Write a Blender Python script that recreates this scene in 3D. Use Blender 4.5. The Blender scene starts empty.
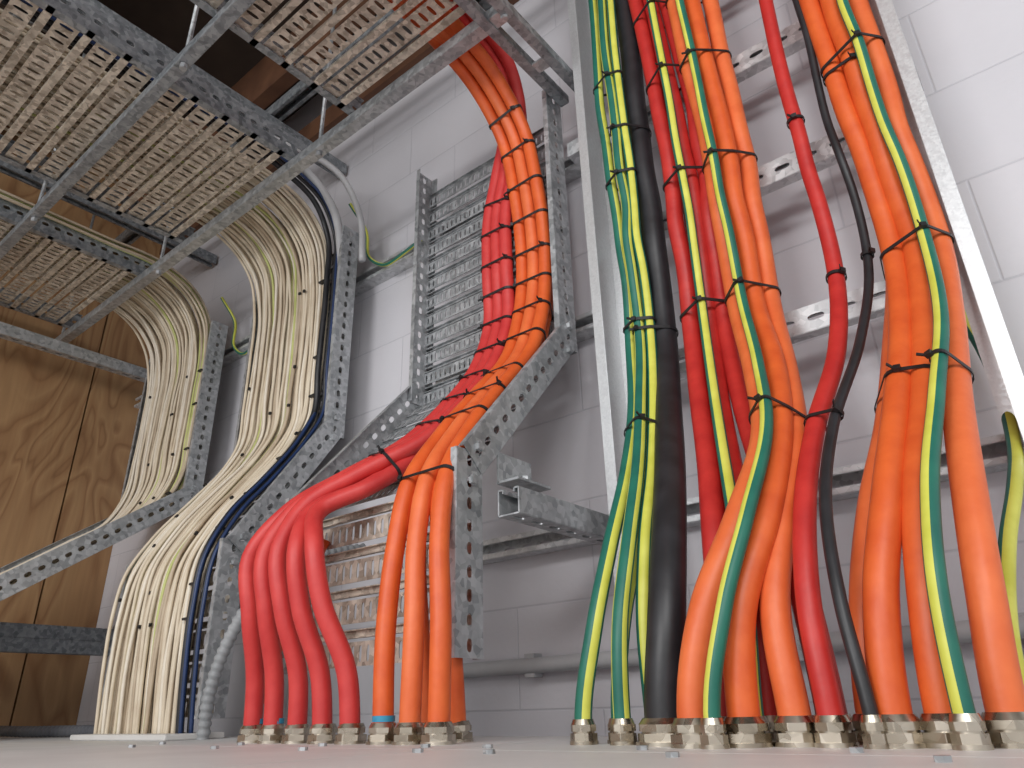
import bpy, math, random
from mathutils import Vector, Matrix
random.seed(7)
V=Vector
scene=bpy.context.scene
scene.view_settings.view_transform='Standard'
scene.view_settings.look='None'

# ------------------------------------------------------------------ materials
def nt(name):
    m=bpy.data.materials.new(name); m.use_nodes=True
    n=m.node_tree; b=n.nodes['Principled BSDF']
    return m,n,b
def ramp(n,stops):
    r=n.nodes.new('ShaderNodeValToRGB')
    e=r.color_ramp.elements
    while len(e)<len(stops): e.new(0.5)
    for el,(p,c) in zip(e,stops):
        el.position=p; el.color=(c[0],c[1],c[2],1)
    return r
def mat_noise(name,c1,c2,scale=20,rough=.5,metal=0,bump=0,bscale=None,coat=0,detail=4):
    m,n,b=nt(name)
    tc=n.nodes.new('ShaderNodeTexCoord')
    no=n.nodes.new('ShaderNodeTexNoise'); no.inputs['Scale'].default_value=scale; no.inputs['Detail'].default_value=detail
    n.links.new(tc.outputs['Object'],no.inputs['Vector'])
    r=ramp(n,[(.3,c1),(.7,c2)])
    n.links.new(no.outputs['Fac'],r.inputs['Fac'])
    n.links.new(r.outputs['Color'],b.inputs['Base Color'])
    b.inputs['Roughness'].default_value=rough; b.inputs['Metallic'].default_value=metal
    if coat:
        b.inputs['Coat Weight'].default_value=coat; b.inputs['Coat Roughness'].default_value=.25
    if bump:
        n2=n.nodes.new('ShaderNodeTexNoise'); n2.inputs['Scale'].default_value=bscale or scale*3
        n.links.new(tc.outputs['Object'],n2.inputs['Vector'])
        bp=n.nodes.new('ShaderNodeBump'); bp.inputs['Strength'].default_value=bump; bp.inputs['Distance'].default_value=.003
        n.links.new(n2.outputs['Fac'],bp.inputs['Height']); n.links.new(bp.outputs['Normal'],b.inputs['Normal'])
    return m
def mat_galv(name,lo,hi,scale=90,rough=.38,metal=.75):
    m,n,b=nt(name)
    tc=n.nodes.new('ShaderNodeTexCoord')
    vo=n.nodes.new('ShaderNodeTexVoronoi'); vo.inputs['Scale'].default_value=scale
    no=n.nodes.new('ShaderNodeTexNoise'); no.inputs['Scale'].default_value=scale*.4; no.inputs['Detail'].default_value=6
    n.links.new(tc.outputs['Object'],vo.inputs['Vector']); n.links.new(tc.outputs['Object'],no.inputs['Vector'])
    sp=n.nodes.new('ShaderNodeSeparateColor'); n.links.new(vo.outputs['Color'],sp.inputs['Color'])
    mx=n.nodes.new('ShaderNodeMath'); mx.operation='ADD'
    mm=n.nodes.new('ShaderNodeMath'); mm.operation='MULTIPLY'; mm.inputs[1].default_value=.4
    n.links.new(sp.outputs[0],mm.inputs[0]); n.links.new(mm.outputs[0],mx.inputs[0])
    m2=n.nodes.new('ShaderNodeMath'); m2.operation='MULTIPLY'; m2.inputs[1].default_value=.6
    n.links.new(no.outputs['Fac'],m2.inputs[0]); n.links.new(m2.outputs[0],mx.inputs[1])
    r=ramp(n,[(.2,lo),(.75,hi)]); n.links.new(mx.outputs[0],r.inputs['Fac'])
    n.links.new(r.outputs['Color'],b.inputs['Base Color'])
    rr=n.nodes.new('ShaderNodeMapRange'); rr.inputs['To Min'].default_value=rough-.08; rr.inputs['To Max'].default_value=rough+.15
    n.links.new(mx.outputs[0],rr.inputs['Value']); n.links.new(rr.outputs[0],b.inputs['Roughness'])
    b.inputs['Metallic'].default_value=metal
    return m
M={}
M['orange']=mat_noise('orange_pvc',(.66,.095,.018),(.78,.14,.028),25,.45,bump=.2,bscale=60)
M['orange_pale']=mat_noise('orange_pvc_pale',(.72,.13,.034),(.82,.18,.052),25,.45,bump=.2,bscale=60)
M['red']=mat_noise('red_pvc',(.46,.020,.018),(.60,.036,.028),25,.45,bump=.2,bscale=60)
M['red_pink']=mat_noise('red_pvc_faded',(.55,.034,.034),(.65,.056,.05),25,.48,bump=.2,bscale=60)
M['black']=mat_noise('black_pvc',(.014,.014,.016),(.028,.028,.032),25,.42,bump=.1,bscale=60)
M['green']=mat_noise('green_pvc',(.010,.12,.09),(.018,.17,.115),25,.45)
M['yellow']=mat_noise('yellow_pvc',(.58,.58,.07),(.72,.72,.13),25,.45)
M['blue']=mat_noise('blue_pvc',(.012,.03,.09),(.016,.04,.13),25,.4)
M['tie']=mat_noise('black_nylon',(.01,.01,.011),(.02,.02,.022),50,.45)
M['iv1']=mat_noise('ivory_pvc',(.62,.52,.39),(.74,.65,.51),18,.6)
M['iv2']=mat_noise('ivory_pvc_brown',(.42,.33,.23),(.56,.46,.34),18,.65)
M['iv3']=mat_noise('ivory_pvc_clean',(.72,.64,.52),(.82,.75,.64),18,.55)
M['iv4']=mat_noise('yellowgreen_pvc',(.46,.50,.16),(.58,.60,.24),18,.5)
M['grey_pvc']=mat_noise('grey_conduit_pvc',(.42,.42,.43),(.52,.52,.53),12,.5)
M['midgrey']=mat_noise('mid_grey_flexible_conduit',(.24,.25,.26),(.34,.35,.36),12,.5)
M['darkgrey']=mat_noise('dark_grey_conduit',(.10,.105,.12),(.16,.165,.18),12,.5)
M['galv']=mat_galv('galvanised_steel',(.25,.265,.275),(.56,.575,.59),90,.40,.5)
M['galv_lt']=mat_galv('galvanised_strut_bright',(.42,.43,.44),(.74,.75,.76),90,.38,.45)
M['galv_tan']=mat_galv('galvanised_steel_dust_reflection',(.25,.205,.16),(.76,.68,.58),90,.55,.2)  # dust tone plus a sandy-brown reflection painted into the base colour
M['galv_dark']=mat_galv('galvanised_steel_dark',(.15,.165,.18),(.40,.42,.44),100,.5,.4)
M['alu']=mat_galv('aluminium',(.60,.61,.62),(.70,.71,.72),300,.32,.5)
M['brass']=mat_galv('nickel_brass',(.36,.31,.24),(.62,.56,.47),60,.25,1)
M['cab']=mat_noise('cabinet_paint',(.60,.59,.58),(.68,.67,.66),8,.5,bump=.05,bscale=200)
M['rubber']=mat_noise('white_gland_plate',(.62,.61,.59),(.70,.69,.67),8,.5)
M['tape']=mat_noise('blue_tape',(.03,.25,.42),(.05,.33,.5),30,.4)
M['timber']=mat_noise('timber',(.10,.042,.022),(.18,.08,.04),9,.7,bump=.2)
M['ceil']=mat_noise('dark_ceiling',(.04,.028,.022),(.07,.048,.036),6,.85)
M['floor']=mat_noise('concrete_floor',(.42,.41,.40),(.52,.51,.50),5,.7)

# block wall
def block_mat():
    m,n,b=nt('painted_blockwork')
    tc=n.nodes.new('ShaderNodeTexCoord')
    sx=n.nodes.new('ShaderNodeSeparateXYZ'); cx=n.nodes.new('ShaderNodeCombineXYZ')
    n.links.new(tc.outputs['Object'],sx.inputs[0])
    n.links.new(sx.outputs['X'],cx.inputs['X']); n.links.new(sx.outputs['Z'],cx.inputs['Y'])
    br=n.nodes.new('ShaderNodeTexBrick'); n.links.new(cx.outputs[0],br.inputs['Vector'])
    br.inputs['Scale'].default_value=1; br.inputs['Brick Width'].default_value=.40; br.inputs['Row Height'].default_value=.20
    br.inputs['Mortar Size'].default_value=.003; br.inputs['Mortar Smooth'].default_value=.8
    br.inputs['Color1'].default_value=(.665,.65,.685,1); br.inputs['Color2'].default_value=(.645,.632,.668,1)
    br.inputs['Mortar'].default_value=(.57,.56,.60,1)
    no=n.nodes.new('ShaderNodeTexNoise'); no.inputs['Scale'].default_value=5; no.inputs['Detail'].default_value=8
    n.links.new(tc.outputs['Object'],no.inputs['Vector'])
    mx=n.nodes.new('ShaderNodeMix'); mx.data_type='RGBA'; mx.blend_type='MULTIPLY'; mx.inputs['Factor'].default_value=.25
    r=ramp(n,[(.3,(.8,.8,.8)),(.7,(1,1,1))]); n.links.new(no.outputs['Fac'],r.inputs['Fac'])
    n.links.new(br.outputs['Color'],mx.inputs['A']); n.links.new(r.outputs['Color'],mx.inputs['B'])
    n.links.new(mx.outputs['Result'],b.inputs['Base Color'])
    b.inputs['Roughness'].default_value=.5
    n2=n.nodes.new('ShaderNodeTexNoise'); n2.inputs['Scale'].default_value=60; n2.inputs['Detail'].default_value=6
    n.links.new(tc.outputs['Object'],n2.inputs['Vector'])
    ma=n.nodes.new('ShaderNodeMath'); ma.operation='MULTIPLY_ADD'; ma.inputs[1].default_value=-1.0
    n.links.new(br.outputs['Fac'],ma.inputs[0]); 
    ms=n.nodes.new('ShaderNodeMath'); ms.operation='MULTIPLY'; ms.inputs[1].default_value=.5
    n.links.new(n2.outputs['Fac'],ms.inputs[0]); n.links.new(ms.outputs[0],ma.inputs[2])
    bp=n.nodes.new('ShaderNodeBump'); bp.inputs['Strength'].default_value=.35; bp.inputs['Distance'].default_value=.003
    n.links.new(ma.outputs[0],bp.inputs['Height']); n.links.new(bp.outputs['Normal'],b.inputs['Normal'])
    return m
M['block']=block_mat()
def ply_mat():
    m,n,b=nt('plywood')
    tc=n.nodes.new('ShaderNodeTexCoord')
    mp=n.nodes.new('ShaderNodeMapping'); mp.inputs['Scale'].default_value=(1,2.2,.8)
    n.links.new(tc.outputs['Object'],mp.inputs['Vector'])
    no=n.nodes.new('ShaderNodeTexNoise'); no.inputs['Scale'].default_value=1.7; no.inputs['Detail'].default_value=2; no.inputs['Distortion'].default_value=.8
    n.links.new(mp.outputs[0],no.inputs['Vector'])
    mu=n.nodes.new('ShaderNodeMath'); mu.operation='MULTIPLY'; mu.inputs[1].default_value=10
    n.links.new(no.outputs['Fac'],mu.inputs[0])
    fr=n.nodes.new('ShaderNodeMath'); fr.operation='FRACT'; n.links.new(mu.outputs[0],fr.inputs[0])
    r=ramp(n,[(0,(.35,.19,.085)),(.55,(.42,.245,.115)),(.88,(.28,.14,.06)),(1,(.35,.19,.085))]); n.links.new(fr.outputs[0],r.inputs['Fac'])
    n2=n.nodes.new('ShaderNodeTexNoise'); n2.inputs['Scale'].default_value=9; n2.inputs['Detail'].default_value=6
    mp2=n.nodes.new('ShaderNodeMapping'); mp2.inputs['Scale'].default_value=(1,8,.6)
    n.links.new(tc.outputs['Object'],mp2.inputs['Vector']); n.links.new(mp2.outputs[0],n2.inputs['Vector'])
    r2=ramp(n,[(.3,(.75,.75,.75)),(.7,(1,1,1))]); n.links.new(n2.outputs['Fac'],r2.inputs['Fac'])
    mx=n.nodes.new('ShaderNodeMix'); mx.data_type='RGBA'; mx.blend_type='MULTIPLY'; mx.inputs['Factor'].default_value=.6
    n.links.new(r.outputs['Color'],mx.inputs['A']); n.links.new(r2.outputs['Color'],mx.inputs['B'])
    n.links.new(mx.outputs['Result'],b.inputs['Base Color']); b.inputs['Roughness'].default_value=.6
    return m
M['ply']=ply_mat()

# ------------------------------------------------------------------ mesh builder
class MB:
    def __init__(s,*mats): s.v=[];s.f=[];s.m=[];s.s=[];s.mats=[M[k] for k in mats]
    def add(s,vs,fs,mi=0,smooth=False):
        o=len(s.v); s.v+= [tuple(x) for x in vs]
        for i,f in enumerate(fs):
            s.f.append(tuple(o+j for j in f)); s.m.append(mi[i] if isinstance(mi,list) else mi); s.s.append(smooth)
    def box(s,a,b,mi=0):
        x0,y0,z0=a;x1,y1,z1=b
        s.add([(x0,y0,z0),(x1,y0,z0),(x1,y1,z0),(x0,y1,z0),(x0,y0,z1),(x1,y0,z1),(x1,y1,z1),(x0,y1,z1)],
              [(0,3,2,1),(4,5,6,7),(0,1,5,4),(1,2,6,5),(2,3,7,6),(3,0,4,7)],mi)
    def obox(s,c,ax,ay,az,mi=0):
        c=V(c);vs=[c+ax*i+ay*j+az*k for k in(-1,1) for i,j in((-1,-1),(1,-1),(1,1),(-1,1))]
        s.add(vs,[(0,3,2,1),(4,5,6,7),(0,1,5,4),(1,2,6,5),(2,3,7,6),(3,0,4,7)],mi)
    def cyl(s,p,q,r,n=16,mi=0,r2=None,smooth=True,phase=0):
        p=V(p);q=V(q);d=(q-p).normalized()
        a=d.orthogonal().normalized(); b=d.cross(a); r2=r if r2 is None else r2
        vs=[];
        for k in range(n):
            t=2*math.pi*k/n+phase; e=a*math.cos(t)+b*math.sin(t); vs+= [p+e*r,q+e*r2]
        s.add(vs,[(2*k,2*((k+1)%n),2*((k+1)%n)+1,2*k+1) for k in range(n)],mi,smooth)
        s.add([vs[2*k] for k in range(n)],[tuple(range(n))[::-1]],mi); s.add([vs[2*k+1] for k in range(n)],[tuple(range(n))],mi)
    def quad(s,a,b,c,d,mi=0): s.add([a,b,c,d],[(0,1,2,3)],mi)
    def obj(s,name,solid=0,bevel=0):
        me=bpy.data.meshes.new(name); me.from_pydata(s.v,[],s.f)
        for m in s.mats: me.materials.append(m)
        me.polygons.foreach_set('material_index',s.m); me.polygons.foreach_set('use_smooth',s.s); me.update()
        o=bpy.data.objects.new(name,me); scene.collection.objects.link(o)
        if solid:
            md=o.modifiers.new('thickness','SOLIDIFY'); md.thickness=solid; md.offset=0
        if bevel:
            md=o.modifiers.new('bevel','BEVEL'); md.width=bevel; md.segments=2
        return o

def spline(pts,step=.02):
    pts=[V(p) for p in pts]; n=len(pts)
    t=[0]
    for a,b in zip(pts,pts[1:]): t.append(t[-1]+max((b-a).length,1e-5))
    m=[]
    for i in range(n):
        if i==0: m.append((pts[1]-pts[0])/(t[1]-t[0]))
        elif i==n-1: m.append((pts[-1]-pts[-2])/(t[-1]-t[-2]))
        else:
            h0=t[i]-t[i-1];h1=t[i+1]-t[i]
            d0=(pts[i]-pts[i-1])/h0; d1=(pts[i+1]-pts[i])/h1
            m.append((d0*h1+d1*h0)/(h0+h1))
    out=[]
    for i in range(n-1):
        h=t[i+1]-t[i]; k=max(2,int(math.ceil(h/step)))
        for j in range(k):
            u=j/k; u2=u*u;u3=u2*u
            out.append(pts[i]*(2*u3-3*u2+1)+m[i]*h*(u3-2*u2+u)+pts[i+1]*(-2*u3+3*u2)+m[i+1]*h*(u3-u2))
    out.append(pts[-1]); return out
def sweep(mb,path,r,n=14,mi=0,stripe=None,flat=1.0,ref=(1,0,0),rib=0):
    """tube along path; stripe=([(lo,hi)..],mat) sectors with a second material; flat scales along the ref axis"""
    N=len(path); T=[]
    for i in range(N):
        a=path[max(0,i-1)];b=path[min(N-1,i+1)]; T.append((b-a).normalized())
    a=V(ref); a=(a-T[0]*a.dot(T[0])).normalized()
    vs=[]
    for i in range(N):
        a=(a-T[i]*a.dot(T[i])).normalized(); b=T[i].cross(a)
        rr=r*(1+ (rib if i%4<2 else -rib))
        for k in range(n):
            t=2*math.pi*k/n
            vs.append(path[i]+a*(math.cos(t)*rr*flat)+b*(math.sin(t)*rr))
    fs=[];ms=[]
    for i in range(N-1):
        for k in range(n):
            k2=(k+1)%n
            fs.append((i*n+k,i*n+k2,(i+1)*n+k2,(i+1)*n+k))
            m_=mi
            if stripe and any(lo<=k<hi for lo,hi in stripe[0]): m_=stripe[1]
            ms.append(m_)
    fs.append(tuple(range(n))[::-1]); ms.append(mi); fs.append(tuple((N-1)*n+k for k in range(n))); ms.append(mi)
    mb.add(vs,fs,ms,True)

# --------------------------------------------------------------- perforated sheet
def perf(mb,O,u,v,L,Wd,cu,hu,hv,mi=0,rows=1):
    """sheet from O spanning L along u, Wd along v, obround holes in rows of cells"""
    O=V(O);u=V(u).normalized();v=V(v).normalized()
    nu=max(1,int(round(L/cu))); cu=L/nu; cv=Wd/rows
    for j in range(rows):
        for i in range(nu):
            c=O+u*(cu*(i+.5))+v*(cv*(j+.5))
            vs=[];
            for k in range(16):
                t=2*math.pi*k/16; x=math.cos(t);y=math.sin(t); s_=max(abs(x),abs(y))
                e=.75
                hx=math.copysign(abs(x)**e,x)*hu/2; hy=math.copysign(abs(y)**e,y)*hv/2
                vs.append(c+u*hx+v*hy); vs.append(c+u*(x/s_*cu/2)+v*(y/s_*cv/2))
            mb.add(vs,[(2*k,2*((k+1)%16),2*((k+1)%16)+1,2*k+1) for k in range(16)],mi)

def tray_segment(mb,x0,x1,P,Q,nrm,floor_mi=0,rail_mi=0,h=.052,pitch=.055,slot=(.016,.006,.020),lip=.012):
    """one straight piece of perforated cable tray. P,Q = (y,z) ends; nrm=(y,z) side on which cables lie"""
    P=V((0,P[0],P[1]));Q=V((0,Q[0],Q[1]));d=(Q-P);L=d.length;d.normalize();n=V((0,nrm[0],nrm[1])).normalized()
    X=V((1,0,0)); k=int(L/pitch)
    for i in range(k):
        a=P+d*(pitch*i)+X*x0
        perf(mb,a+d*.004,X,d,x1-x0,pitch*.56,slot[0],slot[1],slot[2],floor_mi)
        b=a+d*(pitch*.72)
        w=pitch*.18
        mb.quad(b-n*.008,b+X*(x1-x0)-n*.008,b+X*(x1-x0)+d*w-n*.008,b+d*w-n*.008,floor_mi)
        mb.quad(b,b+X*(x1-x0),b+X*(x1-x0)-n*.008,b-n*.008,floor_mi)
        mb.quad(b+d*w,b+d*w+X*(x1-x0),b+d*w+X*(x1-x0)-n*.008,b+d*w-n*.008,floor_mi)
    for xx,sg in((x0,-1),(x1,1)):
        o=P+X*xx-n*.008
        perf(mb,o,d,n,L,h+.008,.036,.019,.012,rail_mi,rows=1)
        a=o+n*(h+.008)
        mb.quad(a,a+d*L,a+d*L-X*sg*lip,a-X*sg*lip,rail_mi)
        mb.quad(o,o+d*L,o+d*L-X*sg*.02,o-X*sg*.02,rail_mi)

def cchannel(mb,p,q,opn,w=.041,mi=0,slots=True,depth=None):
    p=V(p);q=V(q);d=(q-p);L=d.length;d.normalize();o=V(opn).normalized();s=d.cross(o).normalized();h=w/2;dp=(depth or w)/2
    l=min(.009,w*.25)
    pr=[(-h+l,dp-.006),(-h+l,dp),(-h,dp),(-h,-dp)],[(h,-dp),(h,dp),(h-l,dp),(h-l,dp-.006)]
    for pf in pr:
        for a,b in zip(pf,pf[1:]):
            mb.quad(p+s*a[0]+o*a[1],q+s*a[0]+o*a[1],q+s*b[0]+o*b[1],p+s*b[0]+o*b[1],mi)
    if slots: perf(mb,p-s*h-o*dp,d,s,L,w,.05,.028,.011,mi)
    else: mb.quad(p-s*h-o*dp,q-s*h-o*dp,q+s*h-o*dp,p+s*h-o*dp,mi)

# ------------------------------------------------------------------ room
WY=1.25; LX=-3.08
def room_box(name,a,b,mk):
    mb=MB(mk); mb.box(a,b); return mb.obj(name)
room_box('wall_back',(LX-.1,WY,-2.0),(2.2,WY+.15,2.35),'block')
mb=MB('ply','tie')
for y0,y1 in((-1.4,-.155),(-.15,1.030),(1.037,WY-.001)):
    mb.box((LX-.02,y0,-2.0),(LX,y1,2.35),0)
mb.box((LX-.1,-1.4,-2.0),(LX-.021,WY-.001,2.35),1)
mb.obj('wall_left')
room_box('floor',(LX-.1,-3.6,-2.1),(2.2,WY+.15,-2.0),'floor')
room_box('ceiling',(LX-.1,-1.4,2.35),(2.2,WY+.15,2.45),'ceil')
for i,y in enumerate((-.9,-.3,.3,1.0)):
    room_box('timber_ceiling_joist',(LX,y,2.14),(2.1,y+.05,2.35),'timber')
room_box('timber_wall_plate',(LX,WY-.06,2.02),(2.1,WY-.001,2.11),'timber')

# ------------------------------------------------------------------ cabinet
CT=-.038
mb=MB('cab'); mb.box((-3.0,.15,-1.95),(.75,1.0,CT-.004)); 
for x0,x1 in((-3.0,-1.40),(-1.397,-.642),(-.639,.75)):
    for y0,y1 in((.13,.655),(.658,1.015)): mb.box((x0,y0,CT-.004),(x1,y1,CT))
mb.box((-3.0,.15,-2.0),(.75,1.0,-1.96))
mb.obj('switchboard_cabinet')
mb=MB('galv')
for x in (-1.34,-1.1,-.9,-.7,-.60,-.4,-.2,.02):
    mb.cyl((x,.69,CT),(x,.69,CT+.004),.006,6,0,smooth=False)
    mb.cyl((x+.08,.60,CT),(x+.08,.60,CT+.004),.006,6,0,smooth=False)
mb.obj('cabinet_lid_bolts')
mb=MB('rubber'); mb.box((-1.97,.79,CT),(-1.53,.92,CT+.012)); mb.obj('cable_entry_plate',bevel=.003)

# ------------------------------------------------------------------ risers
def riser(name,x0,x1,top,kink,mid,bot,h=.05):
    yb,zt=top; mb=MB('galv','galv_tan')
    tray_segment(mb,x0,x1,(yb,kink[1]),(yb,zt),(-1,0))
    d=V((mid[0]-kink[0],mid[1]-kink[1])).normalized(); n=(-abs(d[1]),abs(d[0]))
    tray_segment(mb,x0-.003,x1+.003,mid,(kink[0],kink[1]+.02),n)
    tray_segment(mb,x0,x1,(mid[0],bot),(mid[0],mid[1]+.03),(-1,0),1,0,pitch=.070,slot=(.020,.008,.027))
    for xx in(x0-.004,x1+.004):
        for (y,z) in((kink[0]-.025,kink[1]+.05),(kink[0]-.03,kink[1]-.01),(mid[0]-.02,mid[1]-.02),(mid[0]-.005,mid[1]+.04)):
            sg=1 if xx>(x0+x1)/2 else -1
            mb.cyl((xx,y,z),(xx+sg*.007,y,z),.008,6,0,smooth=False)
    return mb.obj(name,solid=.0018)
riser('cable_tray_riser',-1.20,-.745,(1.15,1.40),(1.15,.69),(.84,.355),.07)
riser('cable_tray_riser',-1.98,-1.52,(1.15,1.37),(1.15,.69),(.90,.34),.0)
riser('cable_tray_riser',-2.72,-2.25,(1.15,1.31),(1.15,.64),(.62,.27),.0)

def over(name,x0,x1,y1=.88,z=1.42):
    mb=MB('galv_tan','galv_dark')
    tray_segment(mb,x0,x1,(-.75,z),(y1,z),(0,1),0,1,h=.06,pitch=.083,slot=(.026,.010,.030))
    return mb.obj(name,solid=.0018)
over('overhead_cable_tray',-1.19,-.70)
over('overhead_cable_tray',-2.04,-1.43)
over('overhead_cable_tray',-2.90,-2.31)

mb=MB('galv_dark','galv')
for y in(.86,.48,.02,-.5):
    w_=.030 if y==.86 else .026
    cchannel(mb,(LX+.02,y,1.412-w_/2-.003),(-.665,y,1.412-w_/2-.003),(0,0,1),w_,1 if y==.86 else 0,False)
    for x in(-3.0,-2.2,-1.33,-.68):
        mb.cyl((x,y,1.37),(x,y,2.14),.0045,10,1); mb.cyl((x,y,1.368),(x,y,1.380),.008,6,1,smooth=False)
mb.obj('trapeze_support_strut',solid=.002)
mb=MB('galv_dark')
for x in(-2.62,-1.75): cchannel(mb,(x,-.8,1.80),(x,1.24,1.80),(0,0,-1),.041,0,True)
cchannel(mb,(-3.0,.95,1.86),(-.2,.95,1.86),(0,0,-1),.041,0,False)
cchannel(mb,(-3.0,.25,1.86),(-.2,.25,1.86),(0,0,-1),.041,0,False)
mb.obj('high_level_support_strut',solid=.002)
mb=MB('galv_lt')
cchannel(mb,(-3.05,1.229,1.25),(-.665,1.229,1.25),(0,-1,0))
cchannel(mb,(-1.26,1.229,.79),(-.665,1.229,.79),(0,-1,0))
cchannel(mb,(-1.24,1.229,.325),(.9,1.229,.325),(0,-1,0))
cchannel(mb,(-2.0,1.229,.62),(-1.5,1.229,.62),(0,-1,0))
for x in (-1.22,-.72): 
    mb.obox((x,1.19,1.25),V((.02,0,0)),V((0,.02,0)),V((0,0,.02)))
mb.obj('wall_strut_channel',solid=.002)
def bracket(x,z,y0,big=False):
    mb=MB('galv' if not big else 'galv_dark')
    cchannel(mb,(x,y0,z),(x,1.2,z),(0,0,1),.041,0,True)
    if big: cchannel(mb,(x,y0,z-.042),(x,1.2,z-.042),(0,0,-1),.041,0,True)
    mb.obox((x,1.203,z),V((.045,0,0)),V((0,.003,0)),V((0,0,.045)))
    for dx in(-.03,.03): mb.cyl((x+dx,1.2,z+.03),(x+dx,1.188,z+.03),.009,6,smooth=False)
    mb.obj('cantilever_bracket',solid=.0025)
bracket(-.70,.30,.86); bracket(-2.75,.27,.35,True); bracket(-2.86,1.30,.3); bracket(-2.01,.30,.9)
mb=MB('galv')
mb.obox((-.72,.93,.345),V((.022,0,0)),V((0,.045,0)),V((0,0,.002))); mb.obox((-.742,.93,.37),V((.002,0,0)),V((0,.045,0)),V((0,0,.028)))
mb.cyl((-.72,.93,.345),(-.72,.93,.36),.009,6,smooth=False)
mb.obj('strut_angle_fitting')

# ladder at the right
lx0,lx1=-.628,-.035
mb=MB('alu','galv_lt')
for x,sg in((lx0,1),(lx1,-1)):
    mb.quad(V((x,1.075,.17)),V((x,1.075,1.92)),V((x,1.135,1.92)),V((x,1.135,.17)),0)
    mb.quad(V((x,1.075,.17)),V((x,1.075,1.92)),V((x-sg*.020,1.075,1.92)),V((x-sg*.020,1.075,.17)),0)
    mb.quad(V((x-sg*.020,1.075,.17)),V((x-sg*.020,1.075,1.92)),V((x-sg*.020,1.083,1.92)),V((x-sg*.020,1.083,.17)),0)
    mb.quad(V((x,1.135,.17)),V((x,1.135,1.92)),V((x+sg*.02,1.135,1.92)),V((x+sg*.02,1.135,.17)),0)
for z in(.585,.90,1.19,1.49,1.79):
    cchannel(mb,(lx0,1.15,z),(lx1,1.15,z),(0,1,0),.046,1,True,depth=.025)
for z in(.325,1.0,1.7):
    for x in(lx0,lx1): mb.obox((x,1.171,z),V((.02,0,0)),V((0,.035,0)),V((0,0,.02)),1)
mb.obj('cable_ladder_riser',solid=.002)

mb=MB('galv_dark','galv')
for x in(-.672,-.725):
    cchannel(mb,(x,-.6,1.385),(x,1.15,1.385),(0,0,1),.022,0,False)
for y in(.1,.4,.7,1.0): mb.box((-.725,y,1.374),(-.672,y+.03,1.378),1)
mb.obj('overhead_support_rail',solid=.002)

mb=MB('grey_pvc')
sweep(mb,[V((-1.25+.1*i,1.225,.080+.0005*i)) for i in range(24)],.015,16)
for x in(-.95,-.1,.35): mb.obox((x,1.235,.082),V((.012,0,0)),V((0,.014,0)),V((0,0,.022)))
mb.cyl((-.42,1.225,.08),(-.42,1.225,.30),.010,14); mb.cyl((-.42,1.225,.06),(-.42,1.225,.11),.019,16)
sweep(mb,[V((-2.9+.1*i,1.225,1.76)) for i in range(31)],.012,14)
mb.obj('wall_conduit')

# ------------------------------------------------------------------ right side power cables
NY=[1.075,1.075,1.075,1.075,1.075,1.065,1.0,.91,.83,.79,.78]
NZ=[1.6,1.30,1.10,.90,.75,.60,.45,.31,.19,.09,-.02]
cables={}
def right(key,name,mats,xs,r,dy=0,dyend=None,stripe=None,seg=18):
    de=dy if dyend is None else dyend
    pts=[]
    pts+=[(xs[0],-.5,2.02),(xs[0],.5,2.02),(xs[0],.9,1.98),(xs[0],1.04+dy,1.85)]
    for i,(x,y,z) in enumerate(zip(xs,NY,NZ)):
        w=max(0,(i-4)/6.0); j=.0022 if 0<i<10 else 0
        pts.append((x+random.uniform(-j,j),y+dy*(1-w)+de*w+random.uniform(-j,j),z))
        if 1<=i<4:   # gentle slack between ties
            z2=(z+NZ[i+1])/2; pts.append(((x+xs[i+1])/2+random.uniform(-.0028,.0028),y+dy+random.uniform(-.005,.001),z2))
    pts.append((xs[-1],NY[-1]+de,CT+.0))
    path=spline(pts,.016)
    mb=MB(*mats); sweep(mb,path,r,seg,0,stripe,ref=(1,0,0))
    mb.obj(name)
    cables[key]=(path,r)
    gland(xs[-1],NY[-1]+de,r)
def gland(x,y,r,z=None):
    z=CT if z is None else z
    mb=MB('brass'); R=r*1.20+.002
    ph=random.random()
    mb.cyl((x,y,z),(x,y,z+.004),R*1.16,20)
    mb.cyl((x,y,z+.004),(x,y,z+.012),R*1.12,6,smooth=False,phase=ph)
    mb.cyl((x,y,z+.012),(x,y,z+.014),R*.90,20)
    mb.cyl((x,y,z+.014),(x,y,z+.021),R*1.05,8,smooth=False,phase=ph+.5)
    mb.cyl((x,y,z+.021),(x,y,z+.027),R*1.0,20,r2=R*.84)
    mb.obj('cable_gland',bevel=.0006)
sL=([(0,2),(6,8)],1); sR2=([(0,3)],1); sC=([(0,3)],1); sC2=([(1,5)],1); sM=([(4,7)],1)
OR='orange_power_cable'; RD='red_power_cable'; GN='green_yellow_earth_cable'
right('GY2',GN,('green','yellow'),[-.550,-.556,-.553,-.547,-.542,-.543,-.522,-.495,-.478,-.483,-.498],.0095,.006,.03,sC)
right('GY1',GN,('green','yellow'),[-.574,-.578,-.575,-.568,-.562,-.563,-.538,-.513,-.501,-.510,-.529],.0105,-.010,0,sR2)
right('GY4',GN,('green','yellow'),[-.521,-.526,-.523,-.521,-.520,-.519,-.500,-.472,-.456,-.452,-.452],.0095,-.022,.03,sC2)
right('GY3',GN,('green','yellow'),[-.540,-.545,-.541,-.538,-.537,-.535,-.514,-.487,-.472,-.472,-.475],.010,-.028,0,sL)
right('BLK','black_power_cable',('black',),[-.509,-.508,-.507,-.503,-.504,-.502,-.480,-.446,-.418,-.411,-.421],.0225,.015,0)
right('R1',RD,('red',),[-.480,-.458,-.450,-.446,-.449,-.450,-.428,-.397,-.372,-.362,-.372],.0155,0,.05)
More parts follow.
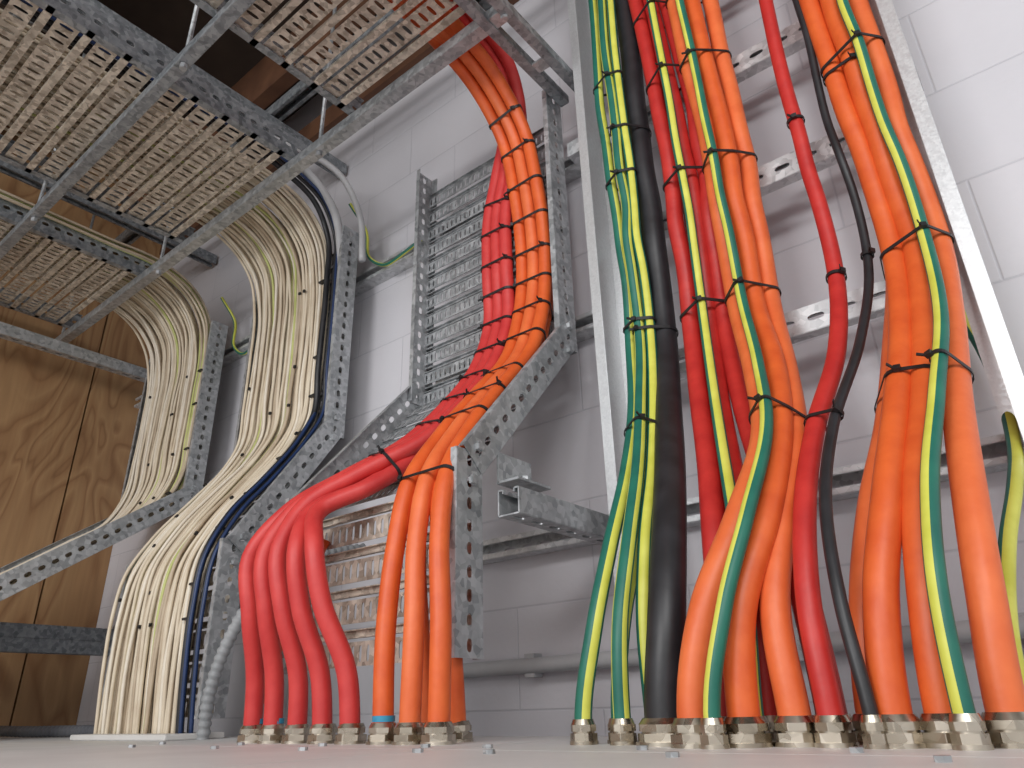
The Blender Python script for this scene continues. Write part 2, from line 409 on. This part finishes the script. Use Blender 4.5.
right('R2',RD,('red',),[-.449,-.428,-.416,-.413,-.415,-.415,-.396,-.365,-.333,-.320,-.323],.0155,.006,.05)
right('R3',RD,('red',),[-.418,-.397,-.386,-.384,-.390,-.393,-.369,-.326,-.282,-.262,-.258],.0155,.014,.05)
right('R4',RD,('red',),[-.465,-.443,-.432,-.430,-.430,-.430,-.412,-.380,-.352,-.342,-.346],.0145,.034,.07)
right('Gm1',GN,('green','yellow'),[-.430,-.422,-.416,-.413,-.412,-.413,-.392,-.358,-.330,-.318,-.322],.0085,-.026,.01,sC2)
right('Oa',OR,('orange_pale',),[-.385,-.374,-.364,-.358,-.362,-.353,-.322,-.299,-.314,-.350,-.370],.0165,-.012,-.035)
right('Ob',OR,('orange',),[-.350,-.341,-.334,-.330,-.329,-.325,-.297,-.277,-.288,-.314,-.322],.0165,-.006,-.02)
right('Oc',OR,('orange_pale',),[-.325,-.314,-.308,-.306,-.309,-.307,-.284,-.266,-.276,-.284,-.278],.0160,.022,.0)
right('Gm2',GN,('green','yellow'),[-.367,-.356,-.348,-.346,-.344,-.338,-.308,-.282,-.292,-.318,-.340],.0085,-.038,-.055,sM)
right('Rs',RD,('red',),[-.20,-.202,-.206,-.206,-.199,-.197,-.209,-.236,-.242,-.243,-.240],.0125,0,-.01)
right('Bk','black_control_cable',('black',),[-.156,-.156,-.153,-.155,-.149,-.152,-.177,-.211,-.219,-.211,-.199],.0068,0,-.03)
right('O1',OR,('orange',),[-.132,-.132,-.132,-.125,-.117,-.116,-.125,-.139,-.159,-.178,-.186],.0165,0,-.01)
right('O1b',OR,('orange_pale',),[-.105,-.108,-.110,-.108,-.107,-.119,-.142,-.160,-.186,-.206,-.218],.0165,.030,.05)
right('O2',OR,('orange',),[-.096,-.097,-.099,-.096,-.091,-.087,-.096,-.111,-.128,-.138,-.146],.0165,-.004,.0)
right('O3',OR,('orange_pale',),[-.060,-.060,-.062,-.060,-.061,-.059,-.066,-.078,-.0875,-.093,-.100],.0165,.006,.01)
right('Gr',GN,('green','yellow'),[-.078,-.076,-.080,-.077,-.073,-.070,-.073,-.092,-.112,-.122,-.125],.009,-.026,-.035,sM)
mb=MB('yellow','green'); pth=spline([(-.085,1.215,1.45),(-.087,1.215,1.1),(-.090,1.215,.80),(-.075,1.205,.60),(-.052,1.2,.47),(-.048,1.1,.30),(-.057,1.0,.22),(-.074,.93,.15),(-.0846,.88,.09),(-.088,.83,.04),(-.091,.80,CT)],.015)
sweep(mb,pth,.0085,18,0,stripe=([(5,10)],1)); mb.obj(GN); gland(-.072,.815,.0085)

# ------------------------------------------------------------------ central power cables
def centre(key,name,mk,pts,r,gl=True):
    path=spline(pts,.016); mb=MB(mk); sweep(mb,path,r,18); mb.obj(name); cables[key]=(path,r)
    if gl: gland(pts[-1][0],pts[-1][1],r)
reds=[(-.945,0,-1.173),(-.917,0,-1.115),(-.889,0,-1.05),(-.945,1,-.985),(-.917,1,-.92)]
for i,(x,lay,gx) in enumerate(reds):
    b=lay*.030
    ax=-1.06+(i-2)*.022
    xt=x+.085
    j=lambda a=.003: random.uniform(-a,a)
    pts=[(xt,-.5,1.53),(xt,.6,1.53),(xt,.88,1.525),(xt-.005,1.04+b*.3,1.47+b),(xt-.03,1.11+b*.3,1.36),(x+.025,1.115+b,1.24),(x,1.108+b,1.10),(x+j(.002),1.105+b,.95),(x,1.105+b,.80),(x-.003,1.06+b*.8,.68-b*.3),
         (x-.012,.985+b*.5,.575-b*.6),(x-.035+(i-2)*.004,.90,.475-b),(-1.0+(i-2)*.016,.80+j(),.395-b),(ax,.735,.335-b*.5),(ax-.01+(gx+1.06)*.35+j(),.70,.255),
         (gx*.6+ax*.4+j(.005),.71,.16),(gx*.9+ax*.1+j(),.745,.06),(gx,.755,CT)]
    centre('c%d'%i,RD,'red_pink',pts,.0152)
orr=[(-.856,0,-.851),(-.823,0,-.798),(-.790,0,-.742),(-.840,1,-.835),(-.806,1,-.775)]
for i,(x,lay,gx) in enumerate(orr):
    b=lay*.03; gy=.755+lay*.07; xt=x-.03
    pts=[(xt,-.5,1.45),(xt,.6,1.45),(xt,.84,1.455),(xt+.005,.98+b*.5,1.41+b),(x-.012,1.07+b,1.30),(x,1.102+b,1.14),(x,1.105+b,.80),(x,1.06+b*.8,.68-b*.3),
         (x,.96+b*.5,.56-b*.6),(x*.75+gx*.25,.86,.445-b),(x*.5+gx*.5,.79+b*.3,.345-b),(x*.3+gx*.7,.765+b,.24),(gx+random.uniform(-.004,.004),.755+lay*.05,.12),(gx,gy,CT)]
    centre('o%d'%i,OR,'orange' if i%2==0 else 'orange_pale',pts,.0152)
centre('o9',OR,'orange',[(-1.12,.83,.30),(-1.15,.81,.22),(-1.19,.80,.12),(-1.215,.79,.04),(-1.225,.785,CT)],.010)
mb=MB('tape')
for gx in(-1.173,-1.115,-.851): mb.cyl((gx,.755,CT+.028),(gx,.755,CT+.036),.0162,18)
mb.obj('blue_identification_tape')

# ------------------------------------------------------------------ ivory cable bundles
def ivory(name,x0,x1,prof,n,layers,seed):
    rnd=random.Random(seed); mb=MB('iv1','iv2','iv3','iv4','tie')
    for L in range(layers):
        for i in range(n):
            x=x0+(x1-x0)*(i+.5+.5*(L%2))/n
            mi=rnd.choice([0,0,0,1,2]) if L==0 else rnd.choice([0,1,1])  # back layers mostly the browner ivory, for darker gaps between cables
            if rnd.random()<.08: mi=3
            ph=rnd.random()*6; dd=rnd.uniform(-.009,.006); fr=rnd.uniform(.6,1.4); lo=rnd.uniform(0,.016)
            pts=[]
            for k,(y,z,ny,nz) in enumerate(prof):
                off=L*.0085+dd+math.sin(ph+k*1.3*fr)*.003-(lo if k in(4,5) and L==0 else 0)
                jx=math.sin(ph+k*.7*fr)*.0024+rnd.uniform(-.0014,.0014)
                pts.append((x+jx,y-ny*off,z-nz*off))
            path=spline(pts,.025)
            sweep(mb,path,.0045,10,mi,flat=rnd.choice([1.0,1.0,1.25]),ref=(1,0,0))
    return mb.obj(name)
def prof_from(yz):
    out=[]
    for i,(y,z) in enumerate(yz):
        a=yz[max(0,i-1)];b=yz[min(len(yz)-1,i+1)]
        d=V((b[0]-a[0],b[1]-a[1])).normalized()
        out.append((y,z,d[1],-d[0]))
    return out
g2=[(-.6,1.465),(.2,1.465),(.72,1.465),(.90,1.46),(1.01,1.42),(1.075,1.35),(1.10,1.22),(1.108,1.05),(1.108,.88),(1.105,.76),(1.065,.67),(.99,.565),(.90,.44),(.850,.335),(.840,.24),(.84,.12),(.85,CT)]
ivory('ivory_cable_bundle',-1.965,-1.60,prof_from(g2),28,3,1)
g1=[(-.6,1.465),(.2,1.465),(.72,1.465),(.90,1.46),(1.02,1.41),(1.085,1.33),(1.108,1.20),(1.110,1.05),(1.110,.88),(1.105,.74),(1.055,.63),(.945,.545),(.795,.435),(.66,.335),(.585,.25),(.575,.12),(.58,CT)]
ivory('ivory_cable_bundle',-2.70,-2.29,prof_from(g1),29,3,2)

def simple(name,mk,pts,r,step=.02,rib=0,n=14):
    mb=MB(mk); sweep(mb,spline(pts,step),r,n,rib=rib); return mb.obj(name)
def side(x):
    return [(x,y,z) for (y,z) in [(-.6,1.50),(.6,1.50),(.9,1.50),(1.03,1.45),(1.09,1.35),(1.10,1.2),(1.10,.9),(1.10,.76),(1.05,.66),(.97,.545),(.89,.44),(.845,.34),(.835,.22),(.84,.08),(.85,CT)]]
simple('black_control_cable','black',side(-1.585),.0085)
simple('black_control_cable','black',[(x,y+.012,z) for x,y,z in side(-1.566)],.006)
simple('blue_data_cable','blue',[(-1.55,y+.006,z) for (_,y,z) in side(0)],.0045)
simple('blue_data_cable','blue',[(-1.570,y-.006,z) for (_,y,z) in side(0)[7:]],.0045)
simple('grey_conduit','grey_pvc',[(-1.66,.2,1.56),(-1.60,.7,1.56),(-1.56,.95,1.53),(-1.54,1.07,1.42),(-1.538,1.11,1.28),(-1.538,1.12,1.0),(-1.538,1.12,.78)],.013)
simple('grey_conduit','grey_pvc',[(-1.72,.4,1.62),(-1.60,.85,1.60),(-1.50,1.06,1.52),(-1.485,1.13,1.40),(-1.485,1.15,1.25)],.010)
simple('corrugated_conduit','midgrey',[(-1.36,1.12,.36),(-1.39,1.0,.33),(-1.43,.90,.25),(-1.46,.86,.15),(-1.49,.85,.05),(-1.51,.86,CT)],.0125,.004,.10)
simple('corrugated_conduit','darkgrey',[(-3.0,.85,.02),(-2.85,.86,-.01),(-2.65,.90,-.02),(-2.4,.95,-.022),(-2.2,.97,-.022)],.014,.005,.08)
for pts in ([(-1.53,1.12,1.47),(-1.52,1.18,1.40),(-1.49,1.18,1.28),(-1.42,1.185,1.225),(-1.33,1.18,1.225),(-1.27,1.19,1.25)],
            [(-2.26,1.12,1.42),(-2.25,1.18,1.34),(-2.23,1.18,1.23),(-2.17,1.185,1.18),(-2.08,1.18,1.19),(-2.02,1.19,1.24)]):
    mb=MB('yellow','green'); sweep(mb,spline(pts,.015),.0055,12,0,([(2,5)],1)); mb.obj('green_yellow_bonding_wire')

# ------------------------------------------------------------------ cable ties
def hull(P):
    P=sorted(set(P))
    def half(Q):
        h=[]
        for p in Q:
            while len(h)>1 and (h[-1][0]-h[-2][0])*(p[1]-h[-2][1])-(h[-1][1]-h[-2][1])*(p[0]-h[-2][0])<=0: h.pop()
            h.append(p)
        return h
    a=half(P);b=half(P[::-1]); return a[:-1]+b[:-1]
def tie(keys,z,tilt=0.0):
    """nylon tie wrapped round the named cables where they cross height z"""
    first=cables[keys[0]]
    def cross(path,zz):
        best=None
        for a,b in zip(path,path[1:]):
            if (a.z-zz)*(b.z-zz)<=0 and abs(a.z-b.z)>1e-6:
                t=(a.z-zz)/(a.z-b.z); best=(a.lerp(b,t),(b-a).normalized())
        return best
    c=cross(first[0],z)
    if not c: return
    n=c[1]+V((tilt,0,0)); n.normalize(); o=c[0]
    ax=V((1,0,0)); ax=(ax-n*ax.dot(n)).normalized(); ay=n.cross(ax)
    P=[]
    for k in keys:
        path,r=cables[k]; hit=None
        for a,b in zip(path,path[1:]):
            da=(a-o).dot(n);db=(b-o).dot(n)
            if da*db<=0 and abs(da-db)>1e-9:
                q=a.lerp(b,da/(da-db))
                if (q-o).length<.2: hit=q
        if hit is None: continue
        x=(hit-o).dot(ax);y=(hit-o).dot(ay)
        for j in range(18):
            t=2*math.pi*j/18; P.append((round(x+math.cos(t)*(r+.0012),5),round(y+math.sin(t)*(r+.0012),5)))
    if not P: return
    H=hull(P); loop=[o+ax*x+ay*y for x,y in H]
    mb=MB('tie'); N=len(loop)
    cen=sum(loop,V((0,0,0)))/N
    vs=[]
    for p in loop:
        rad=(p-cen); rad=(rad-n*rad.dot(n)).normalized()
        for s_,t_ in((-1,0),(1,0),(1,1),(-1,1)): vs.append(p+n*(s_*.0030)+rad*(t_*.0016))
    fs=[]
    for i in range(N):
        j=(i+1)%N
        for a in range(4):
            b=(a+1)%4; fs.append((i*4+a,i*4+b,j*4+b,j*4+a))
    mb.add(vs,fs)
    i=max(range(N),key=lambda k:-loop[k].y+random.uniform(0,.02)); p=loop[i]; rad=(p-cen).normalized(); tg=n.cross(rad).normalized()
    mb.obox(p+rad*.003,rad*.003,tg*.004,n*.0040)
    mb.obox(p+rad*.007+tg*.006,(rad+tg*.8).normalized()*.006,n.cross((rad+tg*.8).normalized())*.0008,n*.0022)
    mb.obj('cable_tie')
GYg=['GY1','GY2','GY3','GY4']
for z in(1.38,1.18,.92,.63): 
    tie(['R1','R2','R4','Gm1','R3'],z,.1); tie(['Oa','Ob','Oc','Gm2'],z-.01,.15)
for z in(1.25,.98,.64,.40): tie(GYg,z); 
for z in(1.1,.62): tie(['GY3','GY4','BLK'],z)
tie(['Oa','Ob','Oc','Gm2'],.35)
for z in(.98,.36): tie(['O1','O2','O1b'],z)
for z in(1.0,.60): tie(['O1','O2','O3','Gr','O1b'],z,.1)
tie(['O3','Gr'],.35)
tie(['Rs','Bk'],.325); tie(['Rs'],.60); tie(['Bk'],.62); tie(['Rs'],.93)
CR=['c0','c1','c2','c3','c4'];CO=['o0','o1','o2','o3','o4']
for z in(1.14,1.05,.96,.88,.80,.72): tie(CR,z); tie(CO,z)
tie(CO,1.24); tie(CO,1.33)
for z in(.64,.575,.51): tie(CR,z)
for z in(.61,.545,.48): tie(CO,z)
tie(['c0','c1','c2','c3','c4'],.43); tie(CO,.345)
mb=MB('tie')
def ivtie(x0,x1,yz,idx,fr):
    (y0,z0),(y1,z1)=yz[idx],yz[idx+1]; y=y0+(y1-y0)*fr; z=z0+(z1-z0)*fr
    d=V((0,y1-y0,z1-z0)).normalized(); n=V((0,d.z,-d.y))
    for j in range(2): 
        mb.obox(V((x0+(x1-x0)*random.random(),y,z))+n*.010,V((.004,0,0)),n*.003,d*.004)
    mb.obox(V((x1,y,z))+n*.004,V((.012,0,0)),n*.007,d*.0025)
for i in(6,7,8,9,10,11,12,13,14): ivtie(-1.97,-1.60,g2,i,random.uniform(.1,.7))
for i in(6,7,8,9): ivtie(-2.71,-2.29,g1,i,random.uniform(.1,.7))
mb.obj('cable_tie')

# ------------------------------------------------------------------ lights, world, camera
w=bpy.data.worlds.new('world'); scene.world=w; w.use_nodes=True
w.node_tree.nodes['Background'].inputs[0].default_value=(.95,.975,1,1); w.node_tree.nodes['Background'].inputs[1].default_value=.88
def area(name,loc,tgt,sx,sy,e,col=(1,1,1)):
    l=bpy.data.lights.new(name,'AREA'); l.shape='RECTANGLE'; l.size=sx; l.size_y=sy; l.energy=e; l.color=col
    o=bpy.data.objects.new(name,l); scene.collection.objects.link(o); o.location=loc
    o.rotation_euler=(V(tgt)-V(loc)).to_track_quat('-Z','Y').to_euler()
area('fill_light',(1.0,-1.6,1.9),(-.8,1.1,.5),1.5,.35,36,(1,.99,.98))
area('fill_light',(-.8,-2.4,1.2),(-1.8,1.0,.7),1.5,.6,42,(1,.99,.98))  # added fill, low behind left, to lighten the tray undersides

p=math.radians(24.4); az=math.radians(51.4); rl=math.radians(1.52)
fh=V((-math.cos(az),math.sin(az),0))
F=V((fh.x*math.cos(p),fh.y*math.cos(p),math.sin(p)))
R0=V((fh.y,-fh.x,0)); U0=R0.cross(F)
R=R0*math.cos(rl)-U0*math.sin(rl); U=U0*math.cos(rl)+R0*math.sin(rl)
cam=bpy.data.cameras.new('camera'); co=bpy.data.objects.new('camera',cam); scene.collection.objects.link(co)
cam.sensor_width=36; cam.lens=36*720/1024; cam.clip_start=.01
co.matrix_world=Matrix(((R.x,U.x,-F.x,0),(R.y,U.y,-F.y,0),(R.z,U.z,-F.z,0),(0,0,0,1)))
scene.camera=co
